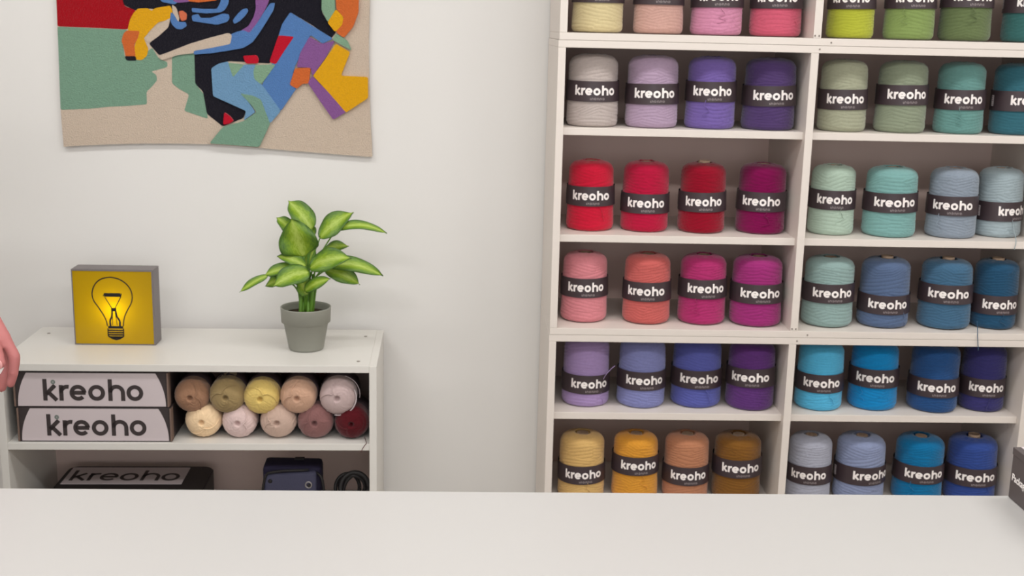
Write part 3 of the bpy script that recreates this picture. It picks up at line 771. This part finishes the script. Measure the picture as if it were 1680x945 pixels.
patch_('yellow', [(390, 150), (400, 100), (418, 65), (440, 42), (490, 40), (507, 54), (525, 40), (600, 27), (612, 55), (600, 95), (540, 110), (500, 150), (470, 190), (492, 240), (485, 275), (460, 296), (432, 294), (422, 240), (440, 160)])
patch_('beige', [(600, 88), (596, 110), (590, 135), (540, 180), (495, 212), (468, 190), (505, 150), (560, 110)])
patch_('orange', [(385, 150), (450, 152), (440, 190), (422, 220), (430, 282), (382, 282), (370, 230), (360, 200), (370, 165)])
patch_('black', [(375, 276), (430, 276), (434, 298), (385, 298)])
patch_('beige', [(608, 22), (630, 38), (645, 90), (640, 110), (622, 96), (612, 60)])
patch_('blue', [(603, 60), (618, 70), (640, 108), (675, 108), (682, 128), (655, 145), (630, 142), (608, 120), (600, 95)])
patch_('peach', [(642, 55), (662, 52), (682, 68), (680, 98), (655, 104), (646, 80)])
patch_('blue', [(505, -60), (560, 10), (620, 22), (640, 10), (650, -60)])
patch_('purple', [(610, -60), (615, 6), (640, 14), (700, 8), (710, -60)])
patch_('orange', [(690, -60), (688, 6), (740, 12), (830, 2), (834, -60)])
patch_('blue', [(706, 38), (760, 44), (830, 44), (848, 10), (856, -60), (892, -60), (886, 20), (868, 50), (845, 62), (780, 66), (708, 60)])
patch_('blue', [(706, 76), (738, 68), (748, 88), (800, 88), (860, 66), (888, 70), (892, 90), (880, 108), (830, 122), (710, 104)])
patch_('blue', [(908, 100), (928, 72), (955, 46), (978, 40), (984, 55), (965, 82), (940, 106), (915, 118)])
patch_('purple', [(1010, -300), (1018, -20), (1022, 40), (1010, 85), (985, 128), (945, 152), (985, 168), (1020, 125), (1060, 60), (1085, 10), (1100, -300)])
patch_('blue', [(895, 170), (930, 155), (962, 148), (990, 162), (1030, 110), (1068, 50), (1092, 16), (1116, 14), (1108, 50), (1075, 105), (1040, 160), (1005, 208), (960, 236), (880, 250), (800, 262), (716, 268), (718, 246), (850, 226), (897, 215)])
patch_('beige', [(543, 276), (620, 245), (700, 214), (800, 184), (885, 162), (904, 172), (897, 216), (800, 236), (718, 250), (716, 262), (640, 270), (560, 296)])
patch_('blue', [(1190, 60), (1300, 128), (1400, 190), (1350, 215), (1290, 172), (1255, 240), (1212, 330), (1190, 420), (1222, 432), (1145, 545), (1048, 430), (1090, 330), (1150, 250), (1207, 180), (1133, 176), (1150, 120)])
patch_('crimson', [(1133, 174), (1210, 180), (1165, 245), (1120, 316), (1088, 305)])
patch_('crimson', [(958, 274), (1025, 270), (1036, 290), (1032, 312), (972, 312)])
patch_('lblue', [(803, 335), (840, 312), (885, 302), (892, 330), (910, 380), (962, 318), (1022, 318), (1010, 372), (1052, 416), (1145, 545), (1092, 606), (1062, 540), (1045, 492), (945, 460), (985, 500), (1020, 550), (962, 592), (974, 545), (812, 472)])
patch_('sage', [(886, 308), (966, 317), (910, 380)])
patch_('sage', [(1020, 320), (1120, 316), (1085, 365), (1048, 415), (1014, 388), (1010, 350)])
patch_('green', [(944, 458), (1010, 470), (1048, 490), (1070, 550), (1092, 606), (1065, 665), (1038, 722), (795, 704), (830, 660), (862, 622), (960, 596), (1026, 550), (1000, 515)])
patch_('purple', [(1285, 180), (1345, 215), (1410, 200), (1360, 290), (1300, 375), (1292, 332), (1222, 330), (1240, 260)])
patch_('orange', [(1215, 335), (1292, 332), (1282, 410), (1250, 412), (1224, 436), (1188, 416)])
patch_('purple', [(1298, 372), (1380, 455), (1466, 550), (1402, 588), (1340, 500), (1278, 408)])
patch_('yellow', [(1415, 215), (1485, 256), (1440, 372), (1572, 378), (1573, 482), (1465, 553), (1380, 455), (1303, 372), (1360, 295)])
patch_('sage', [(1416, 165), (1472, 200), (1492, 248), (1398, 196)])
patch_('sage', [(1350, -260), (1345, 50), (1375, 108), (1412, 50), (1402, -260)])
patch_('orange', [(1400, -260), (1418, 45), (1455, 88), (1415, 158), (1455, 186), (1500, 132), (1526, 60), (1532, -260)])
patch_('yellow', [(1416, 45), (1452, 84), (1447, 122), (1412, 158), (1374, 110)])
patch_('crimson', [(868, 550), (895, 570), (914, 592), (895, 606), (862, 612)])
link('tufted_pile', bm_mesh('tufted_pile', bm), rm, rug)

# ------------------------------------------------------------ work table in front
TZ = .85; TY = -1.512
tb = empty('work_table', (.1, -2.0, 0), 'wide white work table in the foreground with a smooth matt top', 'table')
box('tabletop', (-1.9, -.43, TZ-.03), (1.9, TY+2.0, TZ), M['table'], tb, .0012)
for sx_ in (-1.78, 1.78):
    for sy_ in (-.35, .40): box('leg', (sx_-.03, sy_-.03, 0), (sx_+.03, sy_+.03, TZ-.0305), M['melamine'], tb, .002)
box('apron', (-1.74, .39, TZ-.11), (1.74, .41, TZ-.031), M['melamine'], tb)
# black parcel on the table
px0 = atz(1650, 812, TZ); bxh = aty(1655, 731, px0.y).z-TZ
pk = empty('black_carton', (px0.x, px0.y-.008, TZ+.0005), 'dark grey carton with white lettering standing on the right end of the table', 'box')
MB_ = mat('charcoal_cardboard', srgb(84, 76, 76), .5, .4, bump=(90, .08, .001))
box('box_body', (0, -.22, 0), (.30, 0, bxh-.003), MB_, pk, .0018)
box('lid', (-.0008, -.2208, bxh-.012), (.3008, .0008, bxh), MB_, pk, .0012)
fc = bpy.data.curves.new('t', 'FONT'); fc.body = 'Packaging'; fc.size = .0165; fc.extrude = .0002; fc.align_x = 'LEFT'; fc.offset = .0003
to = bpy.data.objects.new('t', fc); COL.objects.link(to)
dg = bpy.context.evaluated_depsgraph_get(); dg.update()
tm = bpy.data.meshes.new_from_object(to.evaluated_get(dg)); bpy.data.objects.remove(to)
ts = link('lettering', tm, M['logo_white'], pk)
q = atx(1661, 781, px0.x)
ts.location = (-.0006, q.y-pk.location.y, q.z-pk.location.z-.006)
ts.rotation_euler = Matrix(((0, 0, -1), (-1, 0, 0), (0, 1, 0))).to_euler()
q = atz(1679, 736, TZ+bxh)
box('address_label', (q.x-px0.x-.002, q.y-pk.location.y-.05, bxh), (q.x-px0.x+.07, q.y-pk.location.y+.004, bxh+.0008), M['label_white'], pk, 0)

# ------------------------------------------------------------ person at the left edge (hand reaches into the frame)
def capsules(name, segs, vox, m, parent, smooth_it=4):
    """tapered limbs fused into one continuous skin"""
    bm = bmesh.new()
    for (a, b, ra, rb) in segs:
        a, b = Vector(a), Vector(b); n = max(2, int((b-a).length/min(ra, rb)/.8)+1)
        add_tube(bm, [a+(b-a)*i/n for i in range(n+1)], [ra+(rb-ra)*i/n for i in range(n+1)], 14)
        for c_, r_ in ((a, ra), (b, rb)):
            t = bmesh.ops.create_icosphere(bm, subdivisions=2, radius=r_*1.0)
            for v in t['verts']: v.co += c_
    bmesh.ops.recalc_face_normals(bm, faces=bm.faces)
    o = link(name, bm_mesh(name, bm), m, parent, True)
    md = o.modifiers.new('r', 'REMESH'); md.mode = 'VOXEL'; md.voxel_size = vox; md.use_smooth_shade = True
    ms_ = o.modifiers.new('s', 'SMOOTH'); ms_.factor = .5; ms_.iterations = smooth_it
    return o
skin = mat('skin', srgb(184, 114, 112), .55, .35, bump=(90, .25, .002), vary=(35, .07))
try:
    bs = skin.node_tree.nodes['Principled BSDF']; bs.inputs['Subsurface Weight'].default_value = .15; bs.inputs['Subsurface Radius'].default_value = (.01, .004, .002); bs.inputs['Subsurface Scale'].default_value = .5
except Exception: pass
shirt = mat('dark_shirt_cloth', srgb(60, 64, 74), .9, .1, bump=(40, .3, .004))
jeans = mat('blue_denim', srgb(52, 62, 84), .9, .1, bump=(200, .3, .002))
hairm = mat('brown_hair', srgb(70, 48, 36), .6, .3, bump=(120, .8, .003))
pb = Vector((-1.30, -1.0, 0))
person = empty('person', pb, 'person at the left edge of the photo, only a relaxed hand showing beside the cabinet', 'person')
hp = lambda u, v, y: aty(u, v, y)-pb
wr = hp(-36, 492, -1.19); el = Vector((-1.075, -1.06, 1.17))-pb; sh = Vector((-1.10, -1.0, 1.43))-pb
segs = []
# hand: palm as a fan of metacarpals, fingers hanging down and curling in
mc = {'index': hp(8, 556, -1.225), 'middle': hp(4, 562, -1.200), 'ring': hp(-2, 562, -1.178), 'little': hp(-8, 556, -1.158)}
for k, p_ in mc.items():
    segs.append((wr+(p_-mc['middle'])*.35, p_, .0165, .0118 if k != 'little' else .010))
fing = {'index': [hp(8, 556, -1.225), hp(23.5, 586, -1.232), hp(21.5, 612, -1.236), hp(17.5, 630, -1.234)],
        'middle': [hp(4, 562, -1.200), hp(10, 596, -1.206), hp(7, 622, -1.212), hp(3, 637, -1.212)],
        'ring': [hp(-2, 562, -1.178), hp(-2, 596, -1.184), hp(-6, 622, -1.192), hp(-10, 636, -1.194)],
        'little': [hp(-8, 556, -1.158), hp(-13, 584, -1.164), hp(-17, 604, -1.170), hp(-20, 616, -1.172)]}
fr = {'index': (.0108, .0110, .0094, .0078), 'middle': (.0112, .0104, .0094, .0080), 'ring': (.0105, .0098, .0088, .0074), 'little': (.0092, .0085, .0076, .0064)}
for k, P in fing.items():
    for a in range(3): segs.append((P[a], P[a+1], fr[k][a], fr[k][a+1]))
th = [wr+Vector((-.006, -.02, -.02)), hp(-20, 545, -1.235), hp(-6, 575, -1.252), hp(1, 597, -1.262)]
segs += [(th[0], th[1], .017, .0150), (th[1], th[2], .0145, .0112), (th[2], th[3], .0110, .0092)]
segs += [(wr, el, .0245, .036), (el, sh, .040, .052)]
# right arm, neck, head, shoulders, trunk
sh2 = Vector((-.20, 0, 1.43)); el2 = Vector((-.27, -.02, 1.15)); wr2 = Vector((-.27, -.06, .91))
segs += [(sh2, el2, .052, .040), (el2, wr2, .036, .024), (wr2, wr2+Vector((.01, -.01, -.06)), .024, .028)]
for k in range(4):
    o_ = wr2+Vector((.012, -.035+k*.021, -.085)); segs += [(wr2+Vector((.005, -.02+k*.012, -.02)), o_, .016, .011), (o_, o_+Vector((.008, 0, -.042)), .0105, .0095), (o_+Vector((.008, 0, -.042)), o_+Vector((.026, 0, -.070+abs(k-1.5)*.004)), .0095, .0078)]
segs += [(wr2+Vector((.01, -.03, -.02)), wr2+Vector((.03, -.055, -.055)), .015, .012), (wr2+Vector((.03, -.055, -.055)), wr2+Vector((.038, -.062, -.085)), .011, .009)]
segs += [((0, 0, 1.40), (0, -.012, 1.52), .060, .052), ((0, -.010, 1.60), (0, -.012, 1.645), .078, .086), ((0, -.035, 1.565), (0, -.045, 1.60), .052, .062),
         ((0, -.098, 1.60), (0, -.104, 1.585), .010, .013), ((-.078, 0, 1.60), (-.082, .004, 1.615), .012, .014), ((.078, 0, 1.60), (.082, .004, 1.615), .012, .014),
         ((-.02, -.088, 1.556), (.02, -.088, 1.556), .008, .008)]
segs += [(sh2, sh, .06, .06), ((-.06, 0, 1.35), (-.05, 0, 1.05), .108, .09), ((.06, 0, 1.35), (.05, 0, 1.05), .108, .09), ((-.06, 0, .96), (.06, 0, .96), .105, .105)]
for s in (-1, 1): segs += [((s*.09, 0, .92), (s*.10, 0, .50), .085, .055), ((s*.10, 0, .50), (s*.10, .01, .09), .052, .035), ((s*.10, .02, .045), (s*.11, -.14, .035), .040, .030)]
body = capsules('body', segs, .0036, skin, person, 5)
body['label'] = 'hand with slightly curled fingers'
g = .012
el_s = el+(sh-el)*.10
capsules('shirt', [(sh2, el2, .052+g, .045+g), (sh, el_s, .052+g, .044+g), (sh2, sh, .06+g, .06+g), ((-.06, 0, 1.36), (-.05, 0, 1.02), .115+g, .105+g), ((.06, 0, 1.36), (.05, 0, 1.02), .115+g, .105+g), ((-.07, 0, .95), (.07, 0, .95), .12+g, .12+g)], .010, shirt, person)
capsules('trousers', [((-.07, 0, .93), (.07, 0, .93), .12+.006, .12+.006)]+[x for s in (-1, 1) for x in (((s*.09, 0, .90), (s*.10, 0, .50), .085+g, .062+g), ((s*.10, 0, .50), (s*.10, .01, .10), .060+g, .050+g))], .010, jeans, person)
capsules('hair', [((0, .012, 1.655), (0, .02, 1.60), .090, .085), ((0, .03, 1.60), (0, .04, 1.52), .075, .05), ((-.045, -.035, 1.69), (.045, -.035, 1.69), .05, .05)], .008, hairm, person)
for s in (-1, 1):
    bm = bmesh.new(); bmesh.ops.create_uvsphere(bm, u_segments=16, v_segments=10, radius=.0105)
    o = link('eye', bm_mesh('eye', bm), M['logo_white'], person, True); o.location = (s*.030, -.0815, 1.618)
    bm = bmesh.new(); bmesh.ops.create_uvsphere(bm, u_segments=12, v_segments=8, radius=.0062)
    p_ = link('pupil', bm_mesh('pupil', bm), M['black'], o, True); p_.location = (0, -.0056, 0)
    bm = bmesh.new(); add_box(bm, (s*.10-.045, -.185, .0), (s*.10+.045, .075, .07), .02)
    link('shoe', bm_mesh('shoe', bm), M['black'], person, True)
nm = mat('finger_nail', srgb(222, 158, 156), .3, .5)
bm = bmesh.new(); bmesh.ops.create_uvsphere(bm, u_segments=12, v_segments=8, radius=1)
for v in bm.verts: v.co = Vector((v.co.x*.0062, v.co.y*.0022, v.co.z*.0085))
o = link('thumb_nail', bm_mesh('thumb_nail', bm), nm, person, True); o.location = th[3]+Vector((.001, -.0085, .001)); o.rotation_euler = (.1, 0, -.2)
# small white clip pinched between thumb and fingers
cl = box('small_white_item', (-.004, -.0025, -.007), (.004, .0025, .008), M['logo_white'], None, .002)
cl.location = hp(0, 607, -1.258)+pb; cl.rotation_euler = (.2, .5, .3)
tag(cl, 'tiny white item pinched under the thumb of the hand at the left edge', 'small item')

# ------------------------------------------------------------ ceiling lamps (above the frame)
em = bpy.data.materials.new('lamp_diffuser'); em.use_nodes = True
em.node_tree.nodes['Principled BSDF'].inputs['Emission Color'].default_value = (1, .96, .9, 1); em.node_tree.nodes['Principled BSDF'].inputs['Emission Strength'].default_value = 2
for i, (x, y, p) in enumerate(LIGHTS):
    r = empty('ceiling_lamp', (x, y, CEIL-.04), 'long white ceiling lamp above the shop, outside the photo', 'lamp', 'ceiling lamps')
    box('lamp_housing', (-.6, -.16, .012), (.6, .16, .04), M['ceil'], r, .004)
    box('lamp_diffuser', (-.575, -.14, .002), (.575, .14, .0115), em, r, 0)
